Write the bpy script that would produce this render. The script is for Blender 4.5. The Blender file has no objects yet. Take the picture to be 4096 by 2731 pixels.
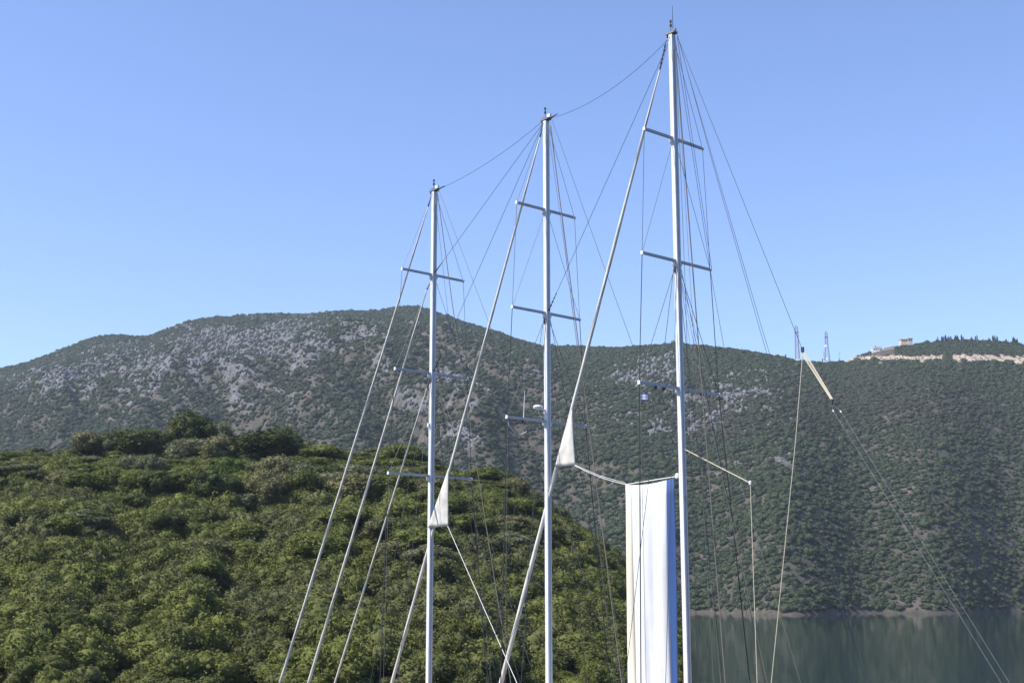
import bpy, math, random
import numpy as np
from mathutils import Vector, Matrix, Euler

# ------------------------------------------------------------------ camera, sky, sun, exposure
scene = bpy.context.scene
FPX, IW, IH = 5227.4, 4096.0, 2731.0          # focal length in photo pixels
PITCH = math.radians(10.924)
CAM = np.array([0.0, 0.0, 9.0])
cam_data = bpy.data.cameras.new('camera'); cam = bpy.data.objects.new('camera', cam_data)
scene.collection.objects.link(cam)
cam.location = CAM; cam.rotation_euler = (math.pi/2 + PITCH, 0, 0)
cam_data.sensor_width = 36; cam_data.lens = FPX/IW*36
cam_data.clip_start = 0.5; cam_data.clip_end = 12000
scene.camera = cam

SUN_AZ = Vector((-0.95, -0.32)).normalized(); SUN_EL = math.radians(50)
world = bpy.data.worlds.new('World'); scene.world = world; world.use_nodes = True
wn = world.node_tree.nodes; wl = world.node_tree.links
sky = wn.new('ShaderNodeTexSky'); sky.sky_type = 'NISHITA'; sky.sun_disc = False
sky.sun_elevation = SUN_EL
sky.sun_rotation = math.atan2(SUN_AZ.x, SUN_AZ.y)
sky.altitude = 0; sky.air_density = 1.0; sky.dust_density = 0.2; sky.ozone_density = 3.8
wb = wn.new('ShaderNodeMix'); wb.data_type = 'RGBA'; wb.blend_type = 'MULTIPLY'; wb.inputs[0].default_value = 1
wb.inputs[7].default_value = (1.0, .965, 1.10, 1)          # the camera's cool white balance, over the whole sky
wl.new(sky.outputs[0], wb.inputs[6]); wl.new(wb.outputs[2], wn['Background'].inputs[0]); wn['Background'].inputs[1].default_value = 0.15
sd = bpy.data.lights.new('sun', 'SUN'); so = bpy.data.objects.new('sun', sd); scene.collection.objects.link(so)
sd.energy = 4.9; sd.angle = math.radians(0.53); sd.color = (1.0, 0.95, 0.87)
sdir = Vector((SUN_AZ.x*math.cos(SUN_EL), SUN_AZ.y*math.cos(SUN_EL), math.sin(SUN_EL)))
so.rotation_euler = sdir.to_track_quat('Z', 'Y').to_euler(); so.location = (-50, -20, 120)
scene.view_settings.view_transform = 'Standard'; scene.view_settings.look = 'None'
scene.view_settings.exposure = 0.5; scene.view_settings.gamma = 1.0
scene.view_settings.use_curve_mapping = False

# ------------------------------------------------------------------ helpers
rng = np.random.default_rng(7); random.seed(7)
COL = scene.collection
S = IW/2352.0                                  # measurements taken on a 2352 px wide view
cp_, sp_ = math.cos(PITCH), math.sin(PITCH)

def ray(px, py):                               # photo pixel -> direction with y = 1
    a = (px - IW/2)/FPX; b = (IH/2 - py)/FPX
    d = np.array([a, cp_ - sp_*b, sp_ + cp_*b]); return d/d[1]
def project(x, y, z):
    z = z - CAM[2]
    d = y*cp_ + z*sp_; v = -y*sp_ + z*cp_
    return IW/2 + FPX*x/d, IH/2 - FPX*v/d

def mat_new(name):
    m = bpy.data.materials.new(name); m.use_nodes = True
    return m, m.node_tree.nodes, m.node_tree.links, m.node_tree.nodes['Principled BSDF']
def mat_plain(name, col, rough=0.5, metal=0.0, vary=0.0, scale=3.0, bump=0.0):
    m, n, l, p = mat_new(name)
    p.inputs['Base Color'].default_value = (*col, 1); p.inputs['Roughness'].default_value = rough
    p.inputs['Metallic'].default_value = metal
    if vary or bump:
        tc = n.new('ShaderNodeTexCoord'); nz = n.new('ShaderNodeTexNoise')
        nz.inputs['Scale'].default_value = scale; nz.inputs['Detail'].default_value = 6
        l.new(tc.outputs['Object'], nz.inputs['Vector'])
        if vary:
            r = n.new('ShaderNodeMapRange'); l.new(nz.outputs['Fac'], r.inputs[0])
            r.inputs[1].default_value = .3; r.inputs[2].default_value = .7
            r.inputs[3].default_value = 1-vary; r.inputs[4].default_value = 1+vary*.4
            mx = n.new('ShaderNodeMix'); mx.data_type = 'RGBA'; mx.blend_type = 'MULTIPLY'
            mx.inputs[0].default_value = 1; mx.inputs[6].default_value = (*col, 1)
            l.new(r.outputs[0], mx.inputs[7]); l.new(mx.outputs[2], p.inputs['Base Color'])
        if bump:
            b = n.new('ShaderNodeBump'); b.inputs['Strength'].default_value = bump
            l.new(nz.outputs['Fac'], b.inputs['Height']); l.new(b.outputs[0], p.inputs['Normal'])
    return m

def mat_leaf(name, c1, c2, rough=0.7, transl=0.25, tint_attr=None, c3=None, nscale=0.6):
    """foliage: colour between c1 and c2 by instance and by clump; tint_attr blends towards c3"""
    m, n, l, p = mat_new(name)
    oi = n.new('ShaderNodeObjectInfo'); ge = n.new('ShaderNodeNewGeometry')
    nz = n.new('ShaderNodeTexNoise'); nz.inputs['Scale'].default_value = nscale; nz.inputs['Detail'].default_value = 3
    l.new(ge.outputs['Position'], nz.inputs['Vector'])
    ad = n.new('ShaderNodeMath'); ad.operation = 'ADD'
    l.new(oi.outputs['Random'], ad.inputs[0]); l.new(nz.outputs['Fac'], ad.inputs[1])
    mr = n.new('ShaderNodeMapRange'); l.new(ad.outputs[0], mr.inputs[0])
    mr.inputs[1].default_value = .3; mr.inputs[2].default_value = 1.2
    mx = n.new('ShaderNodeMix'); mx.data_type = 'RGBA'
    mx.inputs[6].default_value = (*c1, 1); mx.inputs[7].default_value = (*c2, 1)
    l.new(mr.outputs[0], mx.inputs[0]); col = mx.outputs[2]
    if tint_attr:
        at = n.new('ShaderNodeAttribute'); at.attribute_type = 'INSTANCER'; at.attribute_name = tint_attr
        m2 = n.new('ShaderNodeMix'); m2.data_type = 'RGBA'
        l.new(at.outputs['Fac'], m2.inputs[0]); l.new(col, m2.inputs[6]); m2.inputs[7].default_value = (*c3, 1)
        col = m2.outputs[2]
    l.new(col, p.inputs['Base Color']); p.inputs['Roughness'].default_value = rough
    p.inputs['Specular IOR Level'].default_value = 0.15
    if transl:
        tr = n.new('ShaderNodeBsdfTranslucent'); l.new(col, tr.inputs[0])
        ms = n.new('ShaderNodeMixShader'); ms.inputs[0].default_value = transl
        l.new(p.outputs[0], ms.inputs[1]); l.new(tr.outputs[0], ms.inputs[2])
        l.new(ms.outputs[0], n['Material Output'].inputs[0])
    return m

def mesh_np(name, verts, faces, mat=None, smooth=False):
    """faces: (n,k) int array or list of index lists"""
    me = bpy.data.meshes.new(name)
    verts = np.asarray(verts, dtype=np.float32)
    if isinstance(faces, np.ndarray):
        k = faces.shape[1]; nf = len(faces)
        me.vertices.add(len(verts)); me.vertices.foreach_set('co', verts.ravel())
        me.loops.add(nf*k); me.loops.foreach_set('vertex_index', faces.astype(np.int32).ravel())
        me.polygons.add(nf); me.polygons.foreach_set('loop_start', np.arange(0, nf*k, k, dtype=np.int32))
        me.update(calc_edges=True)
    else:
        me.from_pydata([tuple(v) for v in verts], [], [tuple(f) for f in faces]); me.update()
    if smooth: me.polygons.foreach_set('use_smooth', np.ones(len(me.polygons), dtype=bool))
    if mat: me.materials.append(mat)
    return me

def link(name, me, parent=None, loc=None):
    o = bpy.data.objects.new(name, me); COL.objects.link(o)
    if parent is not None: o.parent = parent
    if loc is not None: o.location = loc
    return o
def tag(o, label=None, cat=None, group=None, kind=None):
    if label: o['label'] = label
    if cat: o['category'] = cat
    if group: o['group'] = group
    if kind: o['kind'] = kind
    return o

class MB:
    """collects solids for one mesh"""
    def __init__(self): self.v = []; self.f = []
    def add(self, v, f):
        n = len(self.v); self.v += [tuple(map(float, p)) for p in v]; self.f += [[i+n for i in q] for q in f]; return self
    def obox(self, c, ax, ay, az):             # centre and three half axes
        c, ax, ay, az = map(np.asarray, (c, ax, ay, az))
        v = [c+sx*ax+sy*ay+sz*az for sz in (-1, 1) for sy in (-1, 1) for sx in (-1, 1)]
        return self.add(v, [[0,2,3,1],[4,5,7,6],[0,1,5,4],[2,6,7,3],[0,4,6,2],[1,3,7,5]])
    def box(self, lo, hi):
        lo = np.array(lo, float); hi = np.array(hi, float); h = (hi-lo)/2
        return self.obox((lo+hi)/2, (h[0],0,0), (0,h[1],0), (0,0,h[2]))
    def beam(self, a, b, w, h, up=(0,0,1)):    # rectangular bar
        a = np.array(a, float); b = np.array(b, float); d = b-a; L = np.linalg.norm(d); d = d/L
        s = np.cross(d, up); s /= np.linalg.norm(s)+1e-9; u = np.cross(s, d)
        return self.obox((a+b)/2, d*L/2, s*w/2, u*h/2)
    def tube(self, pts, r, k=6, caps=True):
        pts = [np.array(p, float) for p in pts]; n = len(pts)
        rr = r if hasattr(r, '__len__') else [r]*n
        rings = []; ref = None
        for i, p in enumerate(pts):
            d = pts[min(i+1, n-1)] - pts[max(i-1, 0)]; d = d/(np.linalg.norm(d)+1e-12)
            if ref is None: ref = np.array([1.,0,0]) if abs(d[0]) < .8 else np.array([0,1.,0])
            s = ref - d*np.dot(ref, d); s /= np.linalg.norm(s); u = np.cross(d, s); ref = s
            rings.append([p + rr[i]*(math.cos(2*math.pi*j/k)*s + math.sin(2*math.pi*j/k)*u) for j in range(k)])
        v = [q for ring in rings for q in ring]; f = []
        for i in range(n-1):
            for j in range(k):
                f.append([i*k+j, i*k+(j+1) % k, (i+1)*k+(j+1) % k, (i+1)*k+j])
        if caps: f += [list(range(k))[::-1], [(n-1)*k+j for j in range(k)]]
        return self.add(v, f)
    def lathe(self, c, prof, k=12):            # prof: (radius, z)
        c = np.array(c, float)
        return self.tube([c+np.array([0,0,z]) for r, z in prof], [max(r, 1e-4) for r, z in prof], k)
    def build(self, name, mat, parent=None, smooth=False):
        me = mesh_np(name, self.v, self.f, mat, smooth)
        return link(name, me, parent)

# value noise in numpy
_perm = rng.permutation(4096); _vals = rng.random(4096)
def vnoise(x, y):
    xi = np.floor(x).astype(int); yi = np.floor(y).astype(int); fx = x-xi; fy = y-yi
    fx = fx*fx*(3-2*fx); fy = fy*fy*(3-2*fy)
    h = lambda a, b: _vals[_perm[(a + _perm[b & 4095]) & 4095]]
    return (h(xi, yi)*(1-fx)+h(xi+1, yi)*fx)*(1-fy) + (h(xi, yi+1)*(1-fx)+h(xi+1, yi+1)*fx)*fy
def fbm(x, y, o=4):
    s = 0; a = .5; t = 0
    for i in range(o):
        s = s + a*vnoise(x*2**i+17*i, y*2**i+31*i); t += a; a *= .55
    return s/t
def ridged(x, y, o=4):
    s = 0; a = .5; t = 0
    for i in range(o):
        s = s + a*(1-np.abs(2*vnoise(x*2**i+7*i, y*2**i+3*i)-1)); t += a; a *= .5
    return s/t
def sstep(a, b, x):
    t = np.clip((x-a)/(b-a), 0, 1); return t*t*(3-2*t)

# ------------------------------------------------------------------ sea
def make_sea():
    m, n, l, p = mat_new('sea_water')
    p.inputs['Base Color'].default_value = (.012, .032, .030, 1)
    p.inputs['Roughness'].default_value = .04; p.inputs['IOR'].default_value = 1.33
    tc = n.new('ShaderNodeTexCoord'); mp = n.new('ShaderNodeMapping')
    mp.inputs['Scale'].default_value = (.8, .35, 1); l.new(tc.outputs['Object'], mp.inputs[0])
    n1 = n.new('ShaderNodeTexNoise'); n1.inputs['Scale'].default_value = .55; n1.inputs['Detail'].default_value = 4
    n2 = n.new('ShaderNodeTexNoise'); n2.inputs['Scale'].default_value = .03; n2.inputs['Detail'].default_value = 2
    l.new(mp.outputs[0], n1.inputs[0]); l.new(mp.outputs[0], n2.inputs[0])
    mu = n.new('ShaderNodeMath'); mu.operation = 'MULTIPLY'; l.new(n1.outputs['Fac'], mu.inputs[0]); l.new(n2.outputs['Fac'], mu.inputs[1])
    b = n.new('ShaderNodeBump'); b.inputs['Strength'].default_value = .5; b.inputs['Distance'].default_value = .12
    l.new(mu.outputs[0], b.inputs['Height']); l.new(b.outputs[0], p.inputs['Normal'])
    me = mesh_np('sea', [(-2300,-1400,0),(2300,-1400,0),(2300,2300,0),(-2300,2300,0)], [[0,1,2,3]], m)
    tag(link('sea', me), kind='structure')
make_sea()

# ------------------------------------------------------------------ far hills
SKY = [(-900,1090),(-500,985),(-250,915),(-100,870),(0,843),(60,828),(120,805),(175,785),(215,770),(265,763),(300,768),(340,768),(385,750),
 (430,735),(490,727),(550,720),(620,716),(700,717),(770,711),(830,711),(880,708),(905,702),(940,698),(985,706),(1030,722),(1075,738),
 (1130,753),(1190,775),(1245,790),(1300,790),(1360,792),(1420,794),(1480,790),(1520,787),(1560,786),(1620,790),(1680,797),(1740,806),
 (1790,815),(1830,824),(1880,827),(1930,827),(1960,816),(2000,804),(2040,794),(2100,785),(2150,780),(2220,776),(2290,778),(2352,786),
 (2500,815),(2800,850),(3300,960)]
_r = np.array([ray(x*S, (y+5)*S) for x, y in SKY])
SKT, SKE = _r[:, 0], _r[:, 2]
def tpx(t): return (t*FPX*(cp_+.04) + IW/2)/S  # rough column (2352 px view) of an azimuth
def ridge_y(t): return 1200 + 330*sstep(0.13, -0.12, -(-t)) if False else 1200 + 330*(1-sstep(-0.10, 0.14, t))
def foot_y(t): return 640 + 120*(1-sstep(-0.25, 0.05, t)) + 40*np.sin(t*17+1) + 18*np.sin(t*53)
def hill_z(t, y):
    R = ridge_y(t); F = foot_y(t); e = np.interp(t, SKT, SKE)
    zr = CAM[2] + e*R
    s = (y-F)/(R-F)
    prof = np.where(s < 1, np.clip(s, -1, 1)**1 + .10*np.sin(np.pi*np.clip(s, 0, 1)), 1 - .55*np.clip(s-1, 0, 5) - .5*np.clip(s-1, 0, 5)**2)
    z = zr*prof
    x = t*y
    body = sstep(.0, .15, s)*(1-sstep(.42, .85, s))
    left = 1-sstep(-.02, .12, t)
    # ravines and ribs run down the slope, leaning to the left
    u = (x + .55*y)/80.; v = (y - .3*x)/330.
    rib = ridged(u, v, 4)-.5
    z = z + body*(left*80*rib + (1-left)*13*(ridged(x/120.+.3*y/150, y/420., 3)-.5))
    z = z + body*(5+7*left)*(fbm(x/26., y/30., 3)-.5)
    z = z + (sstep(0, .2, s))*(1-sstep(.93, 1.05, s))*1.6*(fbm(x/8., y/9., 2)-.5)
    return np.where(s < 0, np.minimum(z, s*40), z)

def gauss(px, py, cx, cy, rx, ry, ang=0):
    c, s_ = math.cos(ang), math.sin(ang); dx = px-cx; dy = py-cy
    a = (dx*c+dy*s_)/rx; b = (-dx*s_+dy*c)/ry
    return np.exp(-(a*a+b*b))
def masks(t, y, x, z):
    """rock, soil, dryness of the slope (photo columns and rows of the 2352 px view)"""
    px, py = project(x, y, z); px = px/S; py = py/S
    F = foot_y(t); s = (y-F)/(ridge_y(t)-F)
    str1 = ridged((x+.55*y)/16., (y-.3*x)/60., 4)       # streaks down the fall line
    n1 = fbm(x/40., y/45., 4); n2 = fbm(x/9.+40, y/9., 3)
    n3 = fbm(x/4.5+9, y/5.+70, 2)
    base = .16 + 0*px
    base += .34*gauss(px, py, 330, 850, 380, 100, -.25) + .22*gauss(px, py, 120, 860, 170, 70, -.4)
    base += .30*gauss(px, py, 620, 810, 300, 110) + .16*gauss(px, py, 800, 760, 260, 60)
    base += .36*gauss(px, py, 1045, 850, 60, 80, .6) + .30*gauss(px, py, 1010, 960, 90, 100)
    base += .30*gauss(px, py, 1140, 1010, 100, 80) + .16*gauss(px, py, 900, 900, 90, 90)
    base += .50*gauss(px, py, 1490, 845, 66, 36, -.2) + .32*gauss(px, py, 1510, 930, 160, 100)
    base += .30*gauss(px, py, 1730, 880, 150, 85) + .18*gauss(px, py, 1290, 830, 90, 60)
    base += .20*gauss(px, py, 1700, 990, 120, 70) + .20*gauss(px, py, 1800, 1060, 35, 70) + .08*gauss(px, py, 2200, 1030, 80, 25)
    base -= .40*gauss(px, py, 60, 985, 260, 70, -.12) + .22*gauss(px, py, 720, 1010, 250, 60) + .14*sstep(1840, 1960, px)
    left = 1-sstep(1080, 1350, px); rib = ridged((x + .55*y)/80., (y - .3*x)/330., 4)-.5
    base = (base-.05*left)*(1-.22*left) + .60*left*(rib-.12)
    rock = sstep(.44, .66, base + (.25+.35*left)*(str1-.5) + .50*(n1-.5) + .55*(n2-.5) + .35*(n3-.5))
    soil = sstep(.55, .72, .24*gauss(px, py, 740, 760, 260, 45) + .2*gauss(px, py, 560, 960, 40, 40) + .15*gauss(px, py, 250, 930, 120, 70) + .14*gauss(px, py, 1230, 830, 90, 50) + fbm(x/30.+90, y/22., 4)*.78)
    # the road cut on the right-hand hill
    jag = 9*(fbm(x/5., y/40., 3)-.5)
    mid = np.interp(px, [1840, 1900, 1960, 2040, 2150, 2300, 2360, 2600], [826, 827, 823, 822, 822, 823, 827, 845])
    half = np.interp(px, [1820, 1850, 1960, 2050, 2200, 2600], [0, 4, 5.5, 7, 8.5, 8.5])
    cut = (np.abs(py-mid+jag*.6) < half + 14*(fbm(x/3., y/50., 2)-.5)) & (px > 1830)
    cut &= ~((px > 2168) & (px < 2186))
    cut = cut.astype(float)
    dry = np.clip(.75*gauss(px, py, 2050, 930, 260, 75) + .45*gauss(px, py, 1650, 960, 120, 80) + .5*gauss(px, py, 560, 830, 260, 80) + .8*(fbm(x/35.+11, y/35., 3)-.52), 0, 1)
    return px, py, s, rock, soil, cut, dry

def make_hills():
    NT, NY = 760, 270
    t = np.linspace(-.66, .66, NT); q = np.linspace(-.06, 1.5, NY)
    T, Q = np.meshgrid(t, q, indexing='ij')
    Y = foot_y(T) + Q*(ridge_y(T)-foot_y(T)); X = T*Y; Z = hill_z(T, Y)
    Z[:, -1] = np.minimum(Z[:, -1], Z[:, -2])
    V = np.stack([X, Y, Z], -1).reshape(-1, 3)
    i, j = np.meshgrid(np.arange(NT-1), np.arange(NY-1), indexing='ij')
    a = (i*NY+j).ravel(); F = np.stack([a, a+NY, a+NY+1, a+1], 1)
    m, n, l, p = mat_new('hill_ground')
    me = mesh_np('hillside', V, F, m, smooth=False)
    px, py, s, rock, soil, cut, dry = masks(T, Y, X, Z)
    for nm, arr in (('rock', rock), ('soil', soil), ('cut', cut)):
        at = me.attributes.new(nm, 'FLOAT', 'POINT'); at.data.foreach_set('value', arr.astype(np.float32).ravel())
    A = {}
    for nm in ('rock', 'soil', 'cut'):
        A[nm] = n.new('ShaderNodeAttribute'); A[nm].attribute_name = nm
    tc = n.new('ShaderNodeTexCoord'); nz = n.new('ShaderNodeTexNoise'); nz.inputs['Scale'].default_value = .22
    nz.inputs['Detail'].default_value = 8; nz.inputs['Roughness'].default_value = .7
    l.new(tc.outputs['Object'], nz.inputs[0])
    def ramp(c0, c1):
        r = n.new('ShaderNodeValToRGB'); r.color_ramp.elements[0].position = .35; r.color_ramp.elements[1].position = .65
        r.color_ramp.elements[0].color = (*c0, 1); r.color_ramp.elements[1].color = (*c1, 1)
        l.new(nz.outputs['Fac'], r.inputs[0]); return r.outputs[0]
    def mix(f, a_, b_):
        x = n.new('ShaderNodeMix'); x.data_type = 'RGBA'; l.new(f, x.inputs[0]); l.new(a_, x.inputs[6]); l.new(b_, x.inputs[7]); return x.outputs[2]
    under = ramp((.055, .052, .040), (.115, .102, .080))
    c = mix(A['soil'].outputs['Fac'], under, ramp((.12, .098, .075), (.195, .16, .13)))
    c = mix(A['rock'].outputs['Fac'], c, ramp((.082, .084, .088), (.195, .192, .195)))
    c = mix(A['cut'].outputs['Fac'], c, ramp((.33, .24, .16), (.58, .48, .37)))
    l.new(c, p.inputs['Base Color']); p.inputs['Roughness'].default_value = .9; p.inputs['Specular IOR Level'].default_value = .1
    b = n.new('ShaderNodeBump'); b.inputs['Strength'].default_value = .8; b.inputs['Distance'].default_value = 2.0
    l.new(nz.outputs['Fac'], b.inputs['Height']); l.new(b.outputs[0], p.inputs['Normal'])
    tag(link('hillside', me), kind='structure')
make_hills()
def make_light_block_hills():
    """unseen dark green hills behind and beside the viewpoint, added to block low sky light"""
    NA, NR = 120, 14
    a = np.radians(np.linspace(38, 232, NA)); q = np.linspace(0, 1, NR)     # bearing from +y, clockwise
    A, Q = np.meshgrid(a, q, indexing='ij'); R = 420+520*Q
    R = R + 60*np.sin(A*5); X = R*np.sin(A); Y = R*np.cos(A)
    H = (150+70*np.sin(A*3.1+1)+40*np.sin(A*7.3))*np.sin(np.pi*np.clip(Q*.62, 0, 1))**1.1*sstep(0, .12, (A-a[0]))*sstep(0, .2, (a[-1]-A))
    Z = H + 14*(fbm(X/60.+50, Y/60.+50, 3)-.5)*sstep(0, .2, Q) - 1.5
    V = np.stack([X, Y, Z], -1).reshape(-1, 3)
    i, j = np.meshgrid(np.arange(NA-1), np.arange(NR-1), indexing='ij'); b = (i*NR+j).ravel()
    m = mat_plain('light_block_green', (.045, .058, .028), .95, vary=.5, scale=.08, bump=.8)
    tag(link('light_block_hillside', mesh_np('light_block_hillside', V, np.stack([b, b+1, b+NR+1, b+NR], 1), m)), kind='structure')  # out of view, added to darken the shaded mast faces
make_light_block_hills()

# ------------------------------------------------------------------ leafy meshes
def ico(sub):
    import bmesh
    bm = bmesh.new(); bmesh.ops.create_icosphere(bm, subdivisions=sub, radius=1)
    v = np.array([x.co[:] for x in bm.verts]); f = np.array([[q.index for q in g.verts] for g in bm.faces]); bm.free()
    return v, f
ICO1, ICO2, ICO3 = ico(1), ico(2), ico(3)
def leaf_quads(r, c, nrm, size, spread=1.0):
    """one small quad per centre; orientation random, leaning to nrm"""
    n = len(c)
    d = nrm + spread*r.normal(size=(n, 3)); d /= np.linalg.norm(d, axis=1)[:, None]+1e-9
    h = r.normal(size=(n, 3)); u = np.cross(d, h); u /= np.linalg.norm(u, axis=1)[:, None]+1e-9; w = np.cross(d, u)
    a = size*(.6+.8*r.random(n))[:, None]; b = a*(.5+.4*r.random(n))[:, None]
    V = np.stack([c-u*a, c-w*b+d*a*.15, c+u*a, c+w*b+d*a*.15], 1).reshape(-1, 3)
    return V, np.arange(4*n).reshape(n, 4)
def crown_arrays(seed, lobes, nleaf, size, core=.8, lobe_r=(.2, .34), flat=1.0, fill=.35):
    """unit crown: x,y within +-.5, z 0..1; a cloud of leaf quads over many overlapping lobes"""
    r = np.random.default_rng(seed)
    C = []; R = []
    for i in range(lobes):
        for _ in range(40):
            p = r.uniform(-1, 1, 3); p[2] = r.uniform(-.75, 1)
            if np.linalg.norm(p) < 1: break
        rad = r.uniform(*lobe_r)
        p = p/max(np.linalg.norm(p), .35)*r.uniform(.45, .85)
        C.append(np.array([p[0]*(.5-rad*.55)*1.15, p[1]*(.5-rad*.55)*1.15, .5+p[2]*(.5-rad*.6)*flat])); R.append(rad)
    C = np.array(C); R = np.array(R)
    w = R**2; w /= w.sum()
    k = r.choice(lobes, nleaf, p=w)
    d = r.normal(size=(nleaf, 3)); d /= np.linalg.norm(d, axis=1)[:, None]
    clump = 1 + .16*np.sin(d[:, 0]*7+k)*np.sin(d[:, 1]*8+2*k)*1.2 + .10*np.sin(d[:, 2]*13+k*3)
    rad = R[k]*clump*(1-.35*r.random(nleaf)**2)
    c = C[k]+d*rad[:, None]
    V, F = leaf_quads(r, c, d*.9+np.array([0, 0, .35]), size)
    return V, F, C, R
def crown_mesh(name, seed, mat, lobes=16, nleaf=7000, size=.017, **kw):
    V, F, C, R = crown_arrays(seed, lobes, nleaf, size, **kw)
    # inner boughs: rough leafy cores, same leaf colour, so the crown is not see-through everywhere
    v0, f0 = ICO2; r = np.random.default_rng(seed+99); VV = [V]; FF = [F]; off = len(V)
    for c, q in zip(C, R):
        vv = v0*(q*.74*(1+.22*r.normal(size=(len(v0), 1)).clip(-1, 1)))+c
        VV.append(vv); FF.append(np.column_stack([f0, f0[:, 2]])+off); off += len(vv)
    V = np.concatenate(VV); Fq = FF[0]; Ft = np.concatenate(FF[1:])[:, :3]
    me = bpy.data.meshes.new(name)
    nq, nt = len(Fq), len(Ft)
    me.vertices.add(len(V)); me.vertices.foreach_set('co', V.astype(np.float32).ravel())
    me.loops.add(nq*4+nt*3); me.loops.foreach_set('vertex_index', np.concatenate([Fq.ravel(), Ft.ravel()]).astype(np.int32))
    me.polygons.add(nq+nt)
    me.polygons.foreach_set('loop_start', np.concatenate([np.arange(nq)*4, nq*4+np.arange(nt)*3]).astype(np.int32))
    me.update(calc_edges=True); me.materials.append(mat)
    return me

# ------------------------------------------------------------------ instanced ground cover (uncountable growth)
def scatter(name, pts, scl, rotz, var, tint, protos, label, cat=None):
    me = bpy.data.meshes.new(name); n = len(pts)
    me.vertices.add(n); me.vertices.foreach_set('co', pts.astype(np.float32).ravel())
    def fa(nm, ty, arr, key='value'):
        a = me.attributes.new(nm, ty, 'POINT'); a.data.foreach_set(key, np.ascontiguousarray(arr).ravel())
    fa('scl', 'FLOAT_VECTOR', scl.astype(np.float32), 'vector')
    fa('rot', 'FLOAT_VECTOR', np.stack([rotz*0, rotz*0, rotz], 1).astype(np.float32), 'vector')
    fa('var', 'INT', var.astype(np.int32)); fa('tint', 'FLOAT', tint.astype(np.float32))
    c = bpy.data.collections.new(name+'_kinds')
    for i, pm in enumerate(protos):
        c.objects.link(bpy.data.objects.new('%s_kind_%02d' % (name, i), pm))
    ng = bpy.data.node_groups.new(name, 'GeometryNodeTree')
    ng.interface.new_socket('Geometry', in_out='INPUT', socket_type='NodeSocketGeometry')
    ng.interface.new_socket('Geometry', in_out='OUTPUT', socket_type='NodeSocketGeometry')
    N = ng.nodes; L = ng.links
    gi = N.new('NodeGroupInput'); go = N.new('NodeGroupOutput'); ip = N.new('GeometryNodeInstanceOnPoints')
    ci = N.new('GeometryNodeCollectionInfo'); ci.inputs[0].default_value = c
    ci.inputs['Separate Children'].default_value = True; ci.inputs['Reset Children'].default_value = True
    def na(nm, ty):
        a = N.new('GeometryNodeInputNamedAttribute'); a.data_type = ty; a.inputs[0].default_value = nm; return a.outputs[0]
    L.new(gi.outputs[0], ip.inputs['Points']); L.new(ci.outputs[0], ip.inputs['Instance'])
    ip.inputs['Pick Instance'].default_value = True
    L.new(na('var', 'INT'), ip.inputs['Instance Index'])
    e2r = N.new('FunctionNodeEulerToRotation'); L.new(na('rot', 'FLOAT_VECTOR'), e2r.inputs[0])
    L.new(e2r.outputs[0], ip.inputs['Rotation']); L.new(na('scl', 'FLOAT_VECTOR'), ip.inputs['Scale'])
    L.new(ip.outputs[0], go.inputs[0])
    o = link(name, me); md = o.modifiers.new('scatter', 'NODES'); md.node_group = ng
    tag(o, label, cat, kind='stuff')
    return o

M_BUSH = mat_leaf('hill_bush', (.030, .046, .024), (.064, .084, .040), transl=.12, tint_attr='tint', c3=(.080, .070, .058), nscale=.05)
M_ROCK = mat_plain('limestone', (.20, .195, .192), .95, vary=.45, scale=1.2, bump=.6)

def bush_proto(seed):
    r = np.random.default_rng(seed); v0, f0 = ICO2
    k = r.normal(size=(5, 3))*2.2
    bump = sum(np.sin(v0@kk+i*1.7) for i, kk in enumerate(k))*.07
    v = v0*(.42*(1+bump+.10*r.normal(size=len(v0))))[:, None]
    v[:, 2] = v[:, 2]*.85+.30
    c = v0*(.46*(1+bump))[:, None]; c[:, 2] = c[:, 2]*.85+.30
    c = c[v0[:, 2] > -.5]; c = np.repeat(c, 2, 0)+r.normal(size=(2*len(c), 3))*.05
    V, F = leaf_quads(r, c, c-np.array([0, 0, .2]), .085, .5)
    T = np.concatenate([F[:, [0, 1, 2]], F[:, [0, 2, 3]]])
    return mesh_np('hill_bush', np.concatenate([v, V]), np.concatenate([f0, T+len(v)]), M_BUSH)
def rock_proto(seed):
    r = np.random.default_rng(seed); v0, f0 = ICO2
    v = v0.copy()
    for _ in range(11):                       # chop flat faces
        d = r.normal(size=3); d /= np.linalg.norm(d); h = r.uniform(.45, .8)
        q = v@d; v = v - np.where(q > h, q-h, 0)[:, None]*d
    v = v*.55; v[:, 2] += .15
    return mesh_np('rock', v, f0, M_ROCK)

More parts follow.
